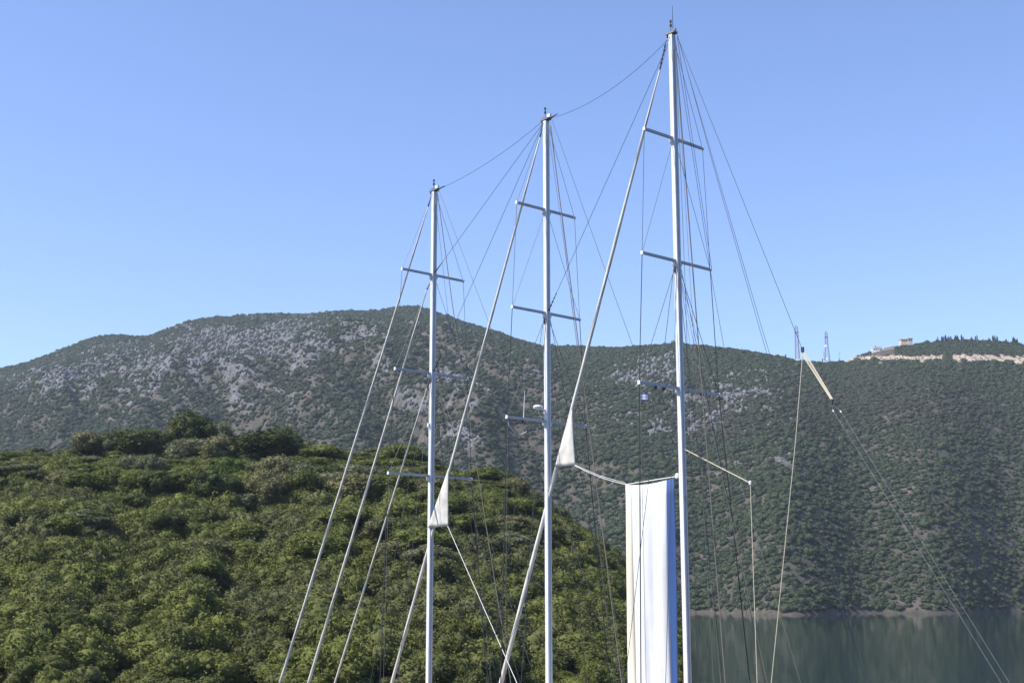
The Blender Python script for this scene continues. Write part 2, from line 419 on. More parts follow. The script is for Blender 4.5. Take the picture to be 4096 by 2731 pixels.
HOUSE_CLEAR = [(3627/S, 1366/S, 17), (3513/S, 1402/S, 17), (3557/S, 1402/S, 15)]
def make_hill_cover():
    r = np.random.default_rng(21)
    def sample(n):
        t = r.uniform(-.56, .56, n); y = np.sqrt(r.uniform(560**2, 1640**2, n))
        F = foot_y(t); R = ridge_y(t); s = (y-F)/(R-F); ok = (s > .004) & (s < 1.10)
        t, y = t[ok], y[ok]; x = t*y; z = hill_z(t, y)
        ok = z > .3; return t[ok], y[ok], x[ok], z[ok]
    t, y, x, z = sample(430000)
    px, py, s, rock, soil, cut, dry = masks(t, y, x, z)
    dens = .78+.32*sstep(1000, 1900, px)+.25*gauss(px, py, 60, 985, 260, 75, -.12)+.2*gauss(px, py, 720, 1000, 250, 60)
    gully = (1-sstep(1080, 1350, px))*(1-sstep(-.22, .02, ridged((x + .55*y)/80., (y - .3*x)/330., 4)-.5))   # scrub grows thicker in the ravines
    dens = dens+.7*gully
    keep = dens*(1-.42*rock)*(1-.75*soil)*(1-cut)*np.clip(.25+1.9*(fbm(x/12., y/12., 3)-.18), .12, 1.4)
    for hx, hy, rr_ in HOUSE_CLEAR: keep = keep*(1-((np.abs(px-hx) < rr_) & (np.abs(py-hy) < 11)))
    ok = (r.random(len(t)) < np.clip(keep, 0, 1))
    # nothing hangs over the cut from below
    _, pyt = project(x, y, z+2.2)
    x, y, z, t, rock, dry, px, py, s, gully = (a[ok] for a in (x, y, z, t, rock, dry, px, py, s, gully))
    n = len(x)
    w = 1.2+3.0*r.random(n)**2.0; w *= (1-.30*rock)*(1-.16*sstep(1700, 2000, px)); big = r.random(n) < .05*(1-rock); w[big] *= 1.6
    w *= 1+.55*gully; w[s > .94] *= .75
    h = w*(.75+.4*r.random(n))
    tint = np.clip(dry*.9 + .25*(r.random(n)-.6), 0, 1)
    scatter('hill_scrub', np.stack([x, y, z-.15*h], 1), np.stack([w*1.25, w*1.25, h*1.2], 1), r.uniform(0, 6.28, n), r.integers(0, 6, n), tint,
            [bush_proto(300+i) for i in range(6)], 'grey green scrub and low trees covering the rocky hills behind the masts', 'scrub')
    t, y, x, z = sample(230000)
    px, py, s, rock, soil, cut, dry = masks(t, y, x, z)
    ok = (r.random(len(t)) < np.clip(rock*.42 + .014 + .05*soil + .35*cut, 0, 1)) & (s < .985)
    x, y, z, rock, cut = (a[ok] for a in (x, y, z, rock, cut)); n = len(x)
    w = .7+2.6*r.random(n)**2.8*(.4+rock); w = np.where(cut > 0, .6+1.0*r.random(n), w)
    scatter('hill_rocks', np.stack([x, y, z], 1), np.stack([w, w*(.7+.5*r.random(n)), w*(.7+.9*r.random(n))], 1), r.uniform(0, 6.28, n), r.integers(0, 5, n), np.zeros(n),
            [rock_proto(500+i) for i in range(5)], 'pale limestone outcrops and boulders scattered over the hillside', 'rocks')
make_hill_cover()

# ------------------------------------------------------------------ wooded knoll on the left shore
KS = [(-900,1190),(-400,1110),(-150,1085),(0,1075),(100,1068),(200,1075),(300,1078),(450,1072),(600,1074),(700,1077),(800,1082),(900,1082),
      (980,1088),(1050,1116),(1130,1118),(1225,1148),(1300,1200),(1400,1285),(1500,1375),(1600,1465),(1700,1540),(1900,1640)]
_k = np.array([ray(x*S, y*S) for x, y in KS]); KT, KE = _k[:, 0], _k[:, 2]
KY0, KYC = 111.0, 238.0
def knoll_z(t, y):
    zc = CAM[2] + np.interp(t, KT, KE)*KYC
    s = (y-KY0-5*np.sin(t*23)-3*np.sin(t*61+1))/(KYC-KY0)
    prof = np.where(s < 1, np.sign(s)*np.abs(s)**.92, 1-.8*(s-1)**2-.25*(s-1))
    x = t*y
    z = zc*prof + sstep(0, .3, s)*2.0*(fbm(x/14., y/14., 3)-.5)
    return np.where(s < 0, s*8, z)
def make_knoll():
    NT, NY = 260, 90
    T, Yg = np.meshgrid(np.linspace(-.62, .13, NT), np.linspace(95, 390, NY), indexing='ij')
    Z = np.maximum(knoll_z(T, Yg), -2.0)
    V = np.stack([T*Yg, Yg, Z], -1).reshape(-1, 3)
    i, j = np.meshgrid(np.arange(NT-1), np.arange(NY-1), indexing='ij')
    a = (i*NY+j).ravel(); F = np.stack([a, a+NY, a+NY+1, a+1], 1)
    m = mat_plain('knoll_soil', (.10, .085, .055), .95, vary=.5, scale=.6, bump=.5)
    tag(link('wooded_knoll', mesh_np('wooded_knoll', V, F, m)), kind='structure')
make_knoll()

M_LF = {
 'oak':   mat_leaf('leaf_dark_oak', (.036, .050, .016), (.080, .096, .026), transl=.2),
 'green': mat_leaf('leaf_green', (.080, .102, .024), (.160, .182, .046), transl=.28),
 'olive': mat_leaf('leaf_olive', (.105, .118, .055), (.175, .185, .095), transl=.2),
 'tawny': mat_leaf('leaf_tawny', (.105, .110, .048), (.185, .178, .078), transl=.2),
 'pine':  mat_leaf('leaf_pine', (.055, .090, .018), (.100, .145, .028), transl=.28),
}
M_THK = mat_leaf('leaf_thicket', (.054, .066, .015), (.152, .166, .040), transl=.25, tint_attr='tint', c3=(.095, .095, .058), nscale=.35)
M_BARK = mat_plain('bark', (.12, .09, .065), .9, vary=.4, scale=6, bump=.5)

def make_thicket():
    r = np.random.default_rng(5)
    protos = [crown_mesh('thicket_shrub', 40+i, M_THK, lobes=9, nleaf=2200, size=.034, lobe_r=(.22, .34), flat=.9) for i in range(6)]
    n = 6800
    t = r.uniform(-.52, .12, n); y = np.sqrt(r.uniform(98**2, 262**2, n)); x = t*y; z = knoll_z(t, y)
    ok = z > .5; x, y, z, t = x[ok], y[ok], z[ok], t[ok]; n = len(x)
    w = 2.2+2.8*r.random(n)**1.3; h = w*(.65+.5*r.random(n)**1.5); h *= 1-.30*sstep(195, 230, y); w *= 1-.15*sstep(195, 230, y)
    low = z < 1.2; w[low] *= .75; h[low] *= .6
    tint = np.clip(1.6*(fbm(x/16.+5, y/13., 3)-.45)+.3*(r.random(n)-.5), 0, 1)
    scatter('maquis_thicket', np.stack([x, y, z-.18*h], 1), np.stack([w, w, h], 1), r.uniform(0, 6.28, n), r.integers(0, 6, n), tint, protos,
            'dense green thicket of evergreen shrubs covering the knoll on the left', 'thicket')
make_thicket()

def trunk_mesh(seed):
    r = np.random.default_rng(seed); b = MB()
    top = np.array([r.normal()*.04, r.normal()*.04, .5])
    b.tube([(0, 0, -.06), (.008, .0, .12), top*np.array([.6, .6, .6]), top], [.045, .034, .028, .018], 7)
    for i in range(5):
        a = i*1.257+r.random(); z0 = .2+.06*i; p0 = np.array([top[0]*z0*1.6, top[1]*z0*1.6, z0])
        e = np.array([math.cos(a)*.26, math.sin(a)*.26, z0+.3])
        b.tube([p0, (p0+e)/2+np.array([0, 0, .02]), e], [.018, .013, .006], 5)
    return mesh_np('trunk', b.v, b.f, M_BARK)
TREES = {}
def tree_kind(kind):
    if kind not in TREES:
        kw = dict(oak=dict(lobes=26, nleaf=8000, size=.024, lobe_r=(.14, .26)), green=dict(lobes=24, nleaf=8000, size=.024, lobe_r=(.14, .26)),
                  olive=dict(lobes=24, nleaf=8000, size=.021, lobe_r=(.12, .24)), tawny=dict(lobes=22, nleaf=8000, size=.022, lobe_r=(.13, .25)),
                  pine=dict(lobes=22, nleaf=7000, size=.022, lobe_r=(.12, .22)))[kind]
        TREES[kind] = [(crown_mesh('crown', 1000+17*i+len(kind)*31, M_LF[kind], **kw), trunk_mesh(60+i)) for i in range(2)]
    return TREES[kind]
_tn = [0]
def tree(px, ytop, wpx, y, kind, label, group=None, cat='tree', crown0=.22, name=None):
    """px, ytop, wpx on the 2352 px view; y = distance from the camera along the ground"""
    d = ray(px*S, ytop*S); t = d[0]; zt = CAM[2]+d[2]*y
    zg = float(knoll_z(np.array([t]), np.array([y]))[0]); h = zt-zg
    w = wpx*S/FPX*y*1.28
    if h < 1.4: h = 1.4
    _tn[0] += 1
    cm, tm = tree_kind(kind)[_tn[0] % 2]
    e = bpy.data.objects.new(name or {'oak': 'oak_tree', 'green': 'broadleaf_tree', 'olive': 'olive_tree', 'tawny': 'shrubby_tree', 'pine': 'pine_shrub'}[kind], None)
    COL.objects.link(e); e.location = (t*y, y, zg); e.empty_display_size = .5
    tag(e, label, cat, group)
    a = _tn[0]*2.4
    tr = link('trunk', tm, e); tr.scale = (w*.8, w*.8, h); tr.rotation_euler = (0, 0, a)
    hc = min(h*(1-crown0), w*1.25)
    c = link('crown', cm, e); c.scale = (w, w, hc); c.location = (0, 0, h-hc*.98); c.rotation_euler = (0, 0, a)
    return e
def make_trees():
    G = 'trees along the crest of the wooded knoll'
    T = [
     (205, 990, 74, 236, 'tawny', 'rounded olive-brown tree at the left end of the taller tree group'),
     (262, 982, 62, 237, 'olive', 'pale grey-green tree touching the left side of the dark domed oak'),
     (325, 972, 108, 234, 'oak', 'dark green domed oak left of the tallest crown on the knoll'),
     (447, 942, 92, 240, 'oak', 'tallest tree on the knoll, dark crown rising above silvery trees'),
     (395, 980, 58, 238, 'tawny', 'narrow dull green tree on the left flank of the tallest crown'),
     (447, 1001, 92, 230, 'olive', 'broad silvery olive tree below the tallest crown'),
     (412, 1019, 52, 228, 'olive', 'small silvery olive at the lower left of the broad silvery one'),
     (510, 961, 56, 240, 'olive', 'slender pale tree on the right flank of the tallest crown'),
     (505, 1000, 92, 227, 'tawny', 'dusty grey-green tree between silvery olive and wide dark oak'),
     (607, 985, 148, 228, 'oak', 'widest dark green oak on the knoll, right of the silvery trees'),
     (655, 977, 54, 238, 'tawny', 'small dull crown peeking over the right shoulder of the widest oak'),
     (694, 1003, 60, 240, 'olive', 'pale thin tree just right of the widest dark oak'),
     (738, 1022, 118, 229, 'green', 'mid green domed tree halfway between widest oak and the outermost furled stay'),
     (818, 1032, 62, 236, 'olive', 'pale olive tree behind the outermost furled sail'),
     (868, 1026, 66, 234, 'tawny', 'greyish tree between the two outer furled sails'),
     (922, 1017, 96, 230, 'green', 'bright green domed tree behind the second furled sail'),
     (972, 1040, 64, 232, 'tawny', 'small yellowish green tree just left of the leftmost mast'),
     (1018, 1070, 60, 236, 'green', 'low green tree just right of the leftmost mast'),
     (1122, 1073, 92, 225, 'green', 'dark green domed shrub tree near the right end of the knoll'),
     (1178, 1090, 66, 222, 'tawny', 'last low shrubby tree at the right end of the knoll'),
     (528, 1050, 88, 205, 'pine', 'vivid green pine-like shrub below the widest dark oak'),
     (300, 1038, 50, 208, 'olive', 'silvery round bush below the dark domed oak, left of a pair'),
     (348, 1043, 62, 207, 'olive', 'silvery round bush below the dark domed oak, right of a pair'),
     (84, 1022, 46, 236, 'olive', 'pale bush poking above the thicket near the left picture edge'),
     (150, 1030, 60, 232, 'tawny', 'low dull green tree left of the taller tree group'),
     (30, 1034, 70, 230, 'green', 'low green tree at the left picture edge'),
     (645, 1045, 90, 206, 'tawny', 'greyish domed shrub below the right end of the widest oak'),
     (800, 1062, 90, 205, 'olive', 'dull silvery shrub left of the outermost furled sail'),
    ]
    for a in T: tree(*a, group=G)
    # the rest of the closed canopy along the crest
    sil = [(-30,1042),(0,1040),(60,1035),(110,1034),(170,1034),(260,1030),(400,1030),(560,1034),(690,1032),(750,1033),(800,1038),(870,1036),(910,1034),(950,1040),(985,1056),(1020,1078),(1060,1084),(1120,1084),(1160,1094),(1225,1112)]
    rr = np.random.default_rng(4); sx = [q[0] for q in sil]; sy = [q[1] for q in sil]
    for row, (yy, dy) in enumerate(((236, 1), (222, 12), (209, 26), (197, 40))):
        px = -25+17*row
        while px < 1215:
            tree(px, np.interp(px, sx, sy)+dy+rr.uniform(0, 9), rr.uniform(62, 92), yy+rr.uniform(-4, 4), ['green', 'tawny', 'green', 'oak', 'green', 'olive', 'oak', 'green'][rr.integers(0, 8)],
                 'ordinary green tree in the closed canopy near the crest of the knoll', 'canopy trees near the crest of the knoll', name='canopy_tree')
            px += rr.uniform(44, 66)
    r = np.random.default_rng(77)
    spots = 0
    while spots < 26:
        px = r.uniform(10, 1180); y = r.uniform(146, 200)
        d = ray(px*S, 1300*S); zg = float(knoll_z(np.array([d[0]]), np.array([y]))[0])
        hh = r.uniform(3.6, 5.2)
        py = project(d[0]*y, y, zg+hh)[1]/S
        if zg < 2 or py < 1112: continue
        tree(px, py, r.uniform(4.2, 6.5)/y*FPX/S, y, ['green', 'oak', 'green', 'tawny', 'olive', 'green'][spots % 6],
             'bushy tree among the dense greenery on the lower slope of the knoll', 'bushy trees on the lower slope of the knoll', name='bushy_tree')
        spots += 1
make_trees()

# ------------------------------------------------------------------ three-masted schooner
K = 60.0/70.0                                  # scale of the solved layout
HEAD = math.radians(41.82)
BOW = np.array([-math.sin(HEAD), math.cos(HEAD), 0.]); PORT = np.array([-math.cos(HEAD), -math.sin(HEAD), 0.]); UP = np.array([0, 0, 1.])
MR = np.array([9.111*K, 60.0, 0.])             # aft mast on the centre plane
def rel(o, x, p, z): return MR + BOW*x + PORT*p + UP*z
def onplane(px, py, off=0.0):                  # pixel -> point of the vessel's centre plane (shifted to port by off)
    d = ray(px, py); n = PORT; k = np.dot(MR+PORT*off-CAM*np.array([1, 1, 0]), n)/np.dot(d, n)
    return CAM + d*k
MAST = [dict(x=0.0, top=31.57, sp=[(25.10, 2.44), (18.01, 2.81), (10.91, 3.23)]),
        dict(x=10.492*K, top=29.31, sp=[(23.28, 2.43), (16.76, 2.79), (10.13, 3.21)]),
        dict(x=21.666*K, top=27.31, sp=[(21.21, 2.61), (14.43, 3.05), (7.61, 3.45)])]
for m_ in MAST:
    m_['top'] = m_['top']*K+CAM[2]; m_['sp'] = [(z*K+CAM[2], h*K) for z, h in m_['sp']]
DECK = 2.5

def make_boat():
    m_white = mat_plain('mast_white_paint', (.68, .685, .69), .32, vary=.10, scale=1.3)
    m_spr = mat_plain('spreader_paint', (.40, .43, .47), .4, vary=.10, scale=2)
    m_wire = mat_plain('rigging_wire', (.050, .052, .06), .45, metal=.3)
    m_black = mat_plain('black_rigging', (.02, .02, .022), .5)
    m_hal = mat_plain('grey_rope', (.16, .14, .12), .85)
    m_rope = mat_plain('cream_rope', (.62, .55, .42), .9)
    m_wrope = mat_plain('white_rope', (.75, .74, .70), .85)
    m_steel = mat_plain('steel_fitting', (.30, .29, .27), .4, metal=.7, vary=.4, scale=12)
    m_dark = mat_plain('dark_fitting', (.035, .03, .028), .55)
    m_plas = mat_plain('white_plastic', (.82, .82, .80), .4)
    m_blue = mat_plain('blue_print', (.03, .09, .42), .5)
    m_hull = mat_plain('hull_white', (.78, .78, .76), .3, vary=.08, scale=.6)
    m_teak = mat_plain('teak_deck', (.33, .22, .12), .7, vary=.3, scale=8)
    m_glass = mat_plain('dark_glass', (.02, .025, .03), .1)
    # sail cloth: spiral creases on the furled rolls
    m_sail, n, l, p = mat_new('sailcloth')
    tc = n.new('ShaderNodeTexCoord'); nz = n.new('ShaderNodeTexNoise'); nz.inputs['Scale'].default_value = 1.6; nz.inputs['Detail'].default_value = 5
    l.new(tc.outputs['Object'], nz.inputs[0]); cr = n.new('ShaderNodeValToRGB')
    cr.color_ramp.elements[0].position = .3; cr.color_ramp.elements[0].color = (.50, .47, .41, 1)
    cr.color_ramp.elements[1].position = .6; cr.color_ramp.elements[1].color = (.68, .65, .58, 1)
    l.new(nz.outputs['Fac'], cr.inputs[0]); l.new(cr.outputs[0], p.inputs['Base Color']); p.inputs['Roughness'].default_value = .85
    bp = n.new('ShaderNodeBump'); bp.inputs['Strength'].default_value = .25; bp.inputs['Distance'].default_value = .03
    l.new(nz.outputs['Fac'], bp.inputs['Height']); l.new(bp.outputs[0], p.inputs['Normal'])
    m_uv = mat_plain('sun_strip_grey', (.33, .33, .33), .8, vary=.3, scale=4)

    root = bpy.data.objects.new('three_masted_schooner', None); COL.objects.link(root)
    tag(root, 'white three-masted sailing schooner with furled sails moored in front of the hills', 'sailing ship')
    # --- hull (below the picture): sheer line, deck, deckhouse, bowsprit
    xs = np.linspace(-19.0, 31.0, 44); NS = 9; V = []; F = []
    for x in xs:
        u = (x+19.0)/50.0
        hb = 3.95*np.clip((1-max(0, (u-.55)/.45)**2.3), 0.02, 1)*(.80+.20*min(1, u/.25))
        sheer = DECK + .15 + 1.1*max(0, u-.55)**2*3 + .3*max(0, .2-u)
        for k in range(NS):
            a = k/(NS-1)*2-1                    # -1 port rail .. 1 starboard rail through keel
            w = hb*np.sign(a)*abs(a)**.45; zz = -1.2+(sheer+1.2)*abs(a)**1.7
            V.append(rel(0, x, -w, zz))
    for i in range(len(xs)-1):
        for k in range(NS-1):
            a = i*NS+k; F.append([a, a+1, a+NS+1, a+NS])
    F.append([k for k in range(NS)][::-1]); F.append([(len(xs)-1)*NS+k for k in range(NS)])
    link('hull', mesh_np('hull', V, F, m_hull, True), root)
    V = []; F = []
    for x in xs[1:-1]:
        u = (x+19.0)/50.0
        hb = 3.95*np.clip((1-max(0, (u-.55)/.45)**2.3), 0.02, 1)*(.80+.20*min(1, u/.25))*.97
        z = DECK-.25+1.1*max(0, u-.55)**2*3
        V += [rel(0, x, hb, z), rel(0, x, -hb, z)]
    for i in range(len(xs)-3): F.append([2*i, 2*i+1, 2*i+3, 2*i+2])
    link('deck', mesh_np('deck', V, F, m_teak), root)
    dh = MB().obox(rel(0, 4.4, 0, DECK+.25), BOW*3.2, PORT*1.9, UP*.5).build('deckhouse', m_hull, root)
    for sgn in (1, -1):
        for k in range(4):
            MB().obox(rel(0, 2.2+1.5*k, sgn*1.9, DECK+.4), BOW*.42, PORT*.03, UP*.17).build('window', m_glass, dh)
    MB().tube([rel(0, 28, 0, 2.75), rel(0, 35.0, 0, 2.95)], [.16, .09], 10).build('bowsprit', m_hull, root)

    def line(pts, r, mat, name='stay', parent=root, sag=0.0, k=5):
        pts = [np.asarray(p, float) for p in pts]
        if sag:
            a, b = pts[0], pts[-1]
            pts = [a+(b-a)*u - UP*4*sag*u*(1-u) for u in np.linspace(0, 1, 13)]
        return MB().tube(pts, r, k).build(name, mat, parent)
    def fitting(a, b, nseg, mat=m_dark, parent=root, r=.035):
        """chain of shackles and a turnbuckle along a stay"""
        a = np.asarray(a, float); b = np.asarray(b, float); q = MB(); rr = np.random.default_rng(nseg)
        for i in range(nseg):
            u0 = i/nseg; u1 = (i+.72)/nseg
            q.tube([a+(b-a)*u0, a+(b-a)*u1], r*(.7+.6*rr.random()), 6)
        return q.build('turnbuckle', mat, parent)

    LF, WB = .142, .142                         # half length and half width of the mast section
    tips = []
    for mi, md in enumerate(MAST):
        c0 = rel(0, md['x'], 0, 0)
        sec = []
        for bx, py_ in ((1, .55), (.55, 1), (-.92, 1), (-1, .92), (-1, -.92), (-.92, -1), (.55, -1), (1, -.55)):
            sec.append(BOW*LF*bx+PORT*WB*py_)
        V = []; F = []
        zs = [DECK-.3, md['top']-1.2, md['top']-.22]
        sc = [1, 1, .97]
        for z, q in zip(zs, sc): V += [c0+s_*q+UP*z for s_ in sec]
        for i in range(len(zs)-1):
            for j in range(8): F.append([i*8+j, i*8+(j+1) % 8, (i+1)*8+(j+1) % 8, (i+1)*8+j])
        F += [list(range(8)), [len(V)-8+j for j in range(8)][::-1]]
        mast = link('mast', mesh_np('mast', V, F, m_white), root)
        mast['label'] = ['tall white aft mast', 'white middle mast', 'white foremast'][mi]
        # sail track groove down the after face
        MB().obox(c0-BOW*(LF+.012)+UP*(DECK+md['top'])/2, BOW*.012, PORT*.035, UP*(md['top']-DECK-2)/2).build('sail_track', m_spr, mast)
        # welded joints
        z = md['top']-2.1
        while z > 4.5:
            q = MB(); q.add([c0+s_*1.035+UP*(z+dz) for dz in (-.022, .022) for s_ in sec],
                            [[j, (j+1) % 8, 8+(j+1) % 8, 8+j] for j in range(8)]+[list(range(8)), [8+j for j in range(8)][::-1]])
            q.build('collar', m_white, mast); z -= 3.05
        # masthead
        zt = md['top']
        MB().obox(c0+UP*(zt-.13), BOW*.27, PORT*.16, UP*.05).obox(c0+UP*(zt-.05)+BOW*.2, BOW*.06, PORT*.05, UP*.08)\
            .obox(c0+UP*(zt-.04)-BOW*.2, BOW*.08, PORT*.05, UP*.09).obox(c0+UP*(zt-.2)+BOW*.22, BOW*.03, PORT*.14, UP*.10).build('masthead_fitting', m_steel, mast)
        wv = MB().tube([c0+UP*(zt-.1)+PORT*.04, c0+UP*(zt+.36)+PORT*.04], .016, 6)
        wv.lathe(c0+UP*(zt+.2)+PORT*.04, [(.03, 0), (.06, .02), (.06, .12), (.03, .16)], 8)
        wv.lathe(c0+UP*(zt+.40)+PORT*.04, [(.03, 0), (.055, .03), (.055, .13), (.02, .17)], 8)
        wv.build('masthead_light', m_dark, mast)
        if mi == 0:
            MB().tube([c0+UP*(zt-.05)-BOW*.1, c0+UP*(zt+1.28)-BOW*.1], [.018, .009], 6).build('antenna', m_dark, mast)
        elif True:
            MB().obox(c0+UP*(zt+.02)-BOW*.27, BOW*.11, PORT*.07, UP*.09).build('radome_bracket', m_plas, mast)
        # spreaders
        tp = []
        for li, (z, h) in enumerate(md['sp']):
            row = {}
            for sgn in (1, -1):
                a = c0+PORT*sgn*(WB-.01)+UP*z-BOW*.02; b = c0+PORT*sgn*h+UP*z
                sp = MB().beam(a, b, .10, .125).build('spreader', m_spr, mast)
                MB().obox(b+PORT*sgn*.03, BOW*.07, PORT*.03, UP*.085).build('end_cap', m_plas, sp)
                g = MB()                        # bracket under the root
                for e in (-1, 1):
                    pp = [c0+PORT*sgn*(WB-.01)+UP*(z-.06), c0+PORT*sgn*(WB+.17)+UP*(z-.06), c0+PORT*sgn*(WB+.13)+UP*(z-.2), c0+PORT*sgn*(WB-.01)+UP*(z-.36)]
                    g.v += [tuple(q+BOW*.06*e) for q in pp]
                g.f = [[0,1,2,3],[7,6,5,4],[0,4,5,1],[1,5,6,2],[2,6,7,3],[3,7,4,0]]
                g.build('bracket', m_white, mast)
                row[sgn] = b+PORT*sgn*.02
            tp.append(row)
        tips.append(tp)
        # shrouds
        for sgn in (1, -1):
            top = c0+UP*(zt-.3)+PORT*sgn*WB*.9; pts = [tp[0][sgn], tp[1][sgn], tp[2][sgn]]
            chain = rel(0, md['x']-.7, sgn*3.85, DECK)
            line([top, pts[0]], .011, m_wire, 'shroud'); line([pts[0], pts[1]], .012, m_wire, 'shroud')
            line([pts[1], pts[2]], .020, m_black, 'shroud'); line([pts[2], chain], .028, m_black, 'shroud')
            line([pts[2]-BOW*.06, chain-BOW*.35], .010, m_hal, 'halyard')
            z1 = md['sp'][0][0]-.25; z2 = md['sp'][1][0]-.28
            line([c0+UP*z1+PORT*sgn*WB, pts[1]], .011, m_wire, 'shroud')
            line([c0+UP*z2+PORT*sgn*WB, pts[2]], .014, m_black, 'shroud')
            line([c0+UP*z2+PORT*sgn*WB+BOW*.08, rel(0, md['x']+.8, sgn*3.75, DECK)], .014, m_wire, 'shroud')
            line([c0+UP*z2+PORT*sgn*WB-BOW*.1, rel(0, md['x']-1.9, sgn*3.8, DECK)], .014, m_wire, 'shroud')
            q = MB()
            q.obox(c0+PORT*sgn*(WB+.02)+UP*(z2-.12), BOW*.03, PORT*.04, UP*.18)
            q.build('tang', m_dark, mast)
    A, Bm, Cm = [rel(0, m_['x'], 0, 0) for m_ in MAST]
    zt = [m_['top'] for m_ in MAST]; sp = [m_['sp'] for m_ in MAST]

    # --- triatic stays and the long stays that cross between masts
    def mh(i, side): return rel(0, MAST[i]['x']+side*.27, 0, zt[i]-.15)
    line([mh(1, 1), mh(2, -1)], .012, m_wire, 'triatic_stay', sag=.33); line([mh(0, 1)-UP*.25, mh(1, -1)], .012, m_wire, 'triatic_stay', sag=.62)
    for a, b in ((mh(2, -1), mh(1, 1)), (mh(1, -1), mh(0, 1))):
        fitting(a, a+(b-a)*.08-UP*.05, 5)
    crossing = [(mh(1, 1)-UP*.15, rel(0, MAST[2]['x']-LF, 0, sp[2][0][0]+.12)), (mh(1, 1)-UP*.22, rel(0, MAST[2]['x']-LF, 0, sp[2][1][0]+.12)),
                (mh(0, 1)-UP*.5, rel(0, MAST[1]['x']-LF, 0, sp[1][1][0]+.12))]
    for a, b in crossing:
        line([a, b], .012, m_wire); fitting(b, b+(a-b)*.075, 5)

    # --- furled headsails on their stays (start, roll start, low point, radii)
    def furled(p0, p1, p2, r0, r1, zend, label=None):
        zend = 3.05
        a, b, c = onplane(*p0), onplane(*p1), onplane(*p2)
        d = c-b; e = b+d*((zend-b[2])/d[2])
        st = line([a, b], .016, m_wire, 'forestay'); fitting(a+(b-a)*.15, b, 6, r=.04)
        N = 26; pts = []; rad = []
        rr = np.random.default_rng(int(p0[0]))
        L = np.linalg.norm(e-b)
        for i in range(N+1):
            u = i/N; pts.append(b+(e-b)*u); grow = min(1, u/.10)
            rad.append((r0+(r1-r0)*u**.8)*(.55+.45*grow)*(1+.05*rr.normal()))
        s = MB().tube(pts, rad, 10).build('furled_sail', m_sail, root, True)
        # the wrapped sun strip: a thin darker spiral along the roll
        q = []; dirn = (e-b)/L; s0 = np.cross(dirn, UP); s0 /= np.linalg.norm(s0); s1 = np.cross(dirn, s0)
        n = 160; w = .030
        Vv = []; Ff = []
        for i in range(n+1):
            u = .01+.97*i/n; R = np.interp(u, np.linspace(0, 1, N+1), rad)+.006
            th = u*L*.75+rr.random()*.05
            for k in (-1, 1):
                an = th+k*w/R*.9
                Vv.append(b+(e-b)*u+R*(math.cos(an)*s0+math.sin(an)*s1))
        for i in range(n): Ff.append([2*i, 2*i+1, 2*i+3, 2*i+2])
        link('sun_strip', mesh_np('sun_strip', Vv, Ff, m_uv), s)
        foot = MB().lathe(e-UP*.1, [(.02, -.05), (.13, -.02), (.13, .12), (.06, .2)], 10); foot.build('furling_drum', m_steel, root)
        line([e, e+dirn*((DECK-e[2])/dirn[2])], .02, m_steel, 'forestay')
        return b, e
    furled((1728, 775), (1712, 828), (1371, 1924), .050, .092, 4.6)
    furled((1719, 1133), (1707, 1160), (1475.5, 1928), .055, .088, 4.2)
    furled((1719, 1523), (1707.5, 1552), (1590, 1928), .040, .062, 3.8)
    furled((2171, 493), (2160.5, 550), (1786, 1926), .055, .095, 3.6)
    furled((2665, 162), (2639, 282), (2211, 1932), .055, .125, 3.6)
    def clew(pts, mat=m_sail):
        """the unrolled lower corner of a headsail: a bellied triangle of cloth (head, tack, clew)"""
        h, t, c = [onplane(*p) for p in pts]; N = 14; V = []; F = []
        for i in range(N+1):
            u = i/N; L_ = h+(t-h)*u; R_ = h+(c-h)*u
            for j in range(N+1):
                v = j/N; q = L_+(R_-L_)*v
                V.append(q+PORT*(.16+.10*math.sin(math.pi*u)*math.sin(math.pi*v)+.035*u*math.sin(9*v+2*u)))
        for i in range(N):
            for j in range(N): a = i*(N+1)+j; F.append([a, a+1, a+N+2, a+N+1])
        me = mesh_np('sail_corner', V, F, mat, True); o = link('sail_corner', me, root)
        md = o.modifiers.new('cloth_thickness', 'SOLIDIFY'); md.thickness = .012
        return c+PORT*.16
    cl = clew([(2297, 1640), (2231, 1867), (2308, 1862)])
    cl2 = clew([(1803, 1872), (1722, 2110), (1800, 2104)])

    # --- hanging white canvas between the aft and middle masts, and the sheets leading to it
    tl, tr_ = onplane(2503, 1937), onplane(2709, 1904)
    line([cl, cl+(tl-cl)*.25-UP*.08, cl+(tl-cl)*.5-UP*.11, cl+(tl-cl)*.75-UP*.08, tl], .015, m_wrope, 'sheet'); line([cl+UP*.03, cl+(tl-cl)*.5-UP*.04, tl+UP*.06], .011, m_wrope, 'sheet')
    line([cl2, rel(0, MAST[1]['x']+.6, .6, DECK+.6)], .02, m_wrope, 'sheet')
    line([tl, tr_], .025, m_wrope, 'head_rope')
    MB().lathe(tr_+UP*.0, [(.04, -.12), (.10, -.08), (.10, .08), (.04, .14)], 10).build('pulley_block', m_plas, root)

    # --- aft gear: halyards, topping lifts, running backstays
    def plane_line(pts, r, mat, name, off=0.0, todeck=True):
        P = [onplane(x, y, off) for x, y in pts]
        if todeck:
            d = P[-1]-P[-2]; P.append(P[-1]+d*((DECK-P[-1][2])/d[2]))
        return line(P, r, mat, name)
    plane_line([(2701, 182), (2788, 1300), (2838, 1930)], .030, m_hal, 'topping_lift')
    plane_line([(2706, 249), (2740, 1127), (2766, 1928)], .011, m_wire, 'halyard')
    plane_line([(2704, 200), (2772, 1300), (2808, 1928)], .009, m_hal, 'halyard')
    for dx in (0, 10):
        a = rel(0, -.2, -.02*dx, zt[0]-.35); line([a, tips[0][1][-1]+UP*.03-BOW*.01*dx], .011, m_wire, 'shroud')
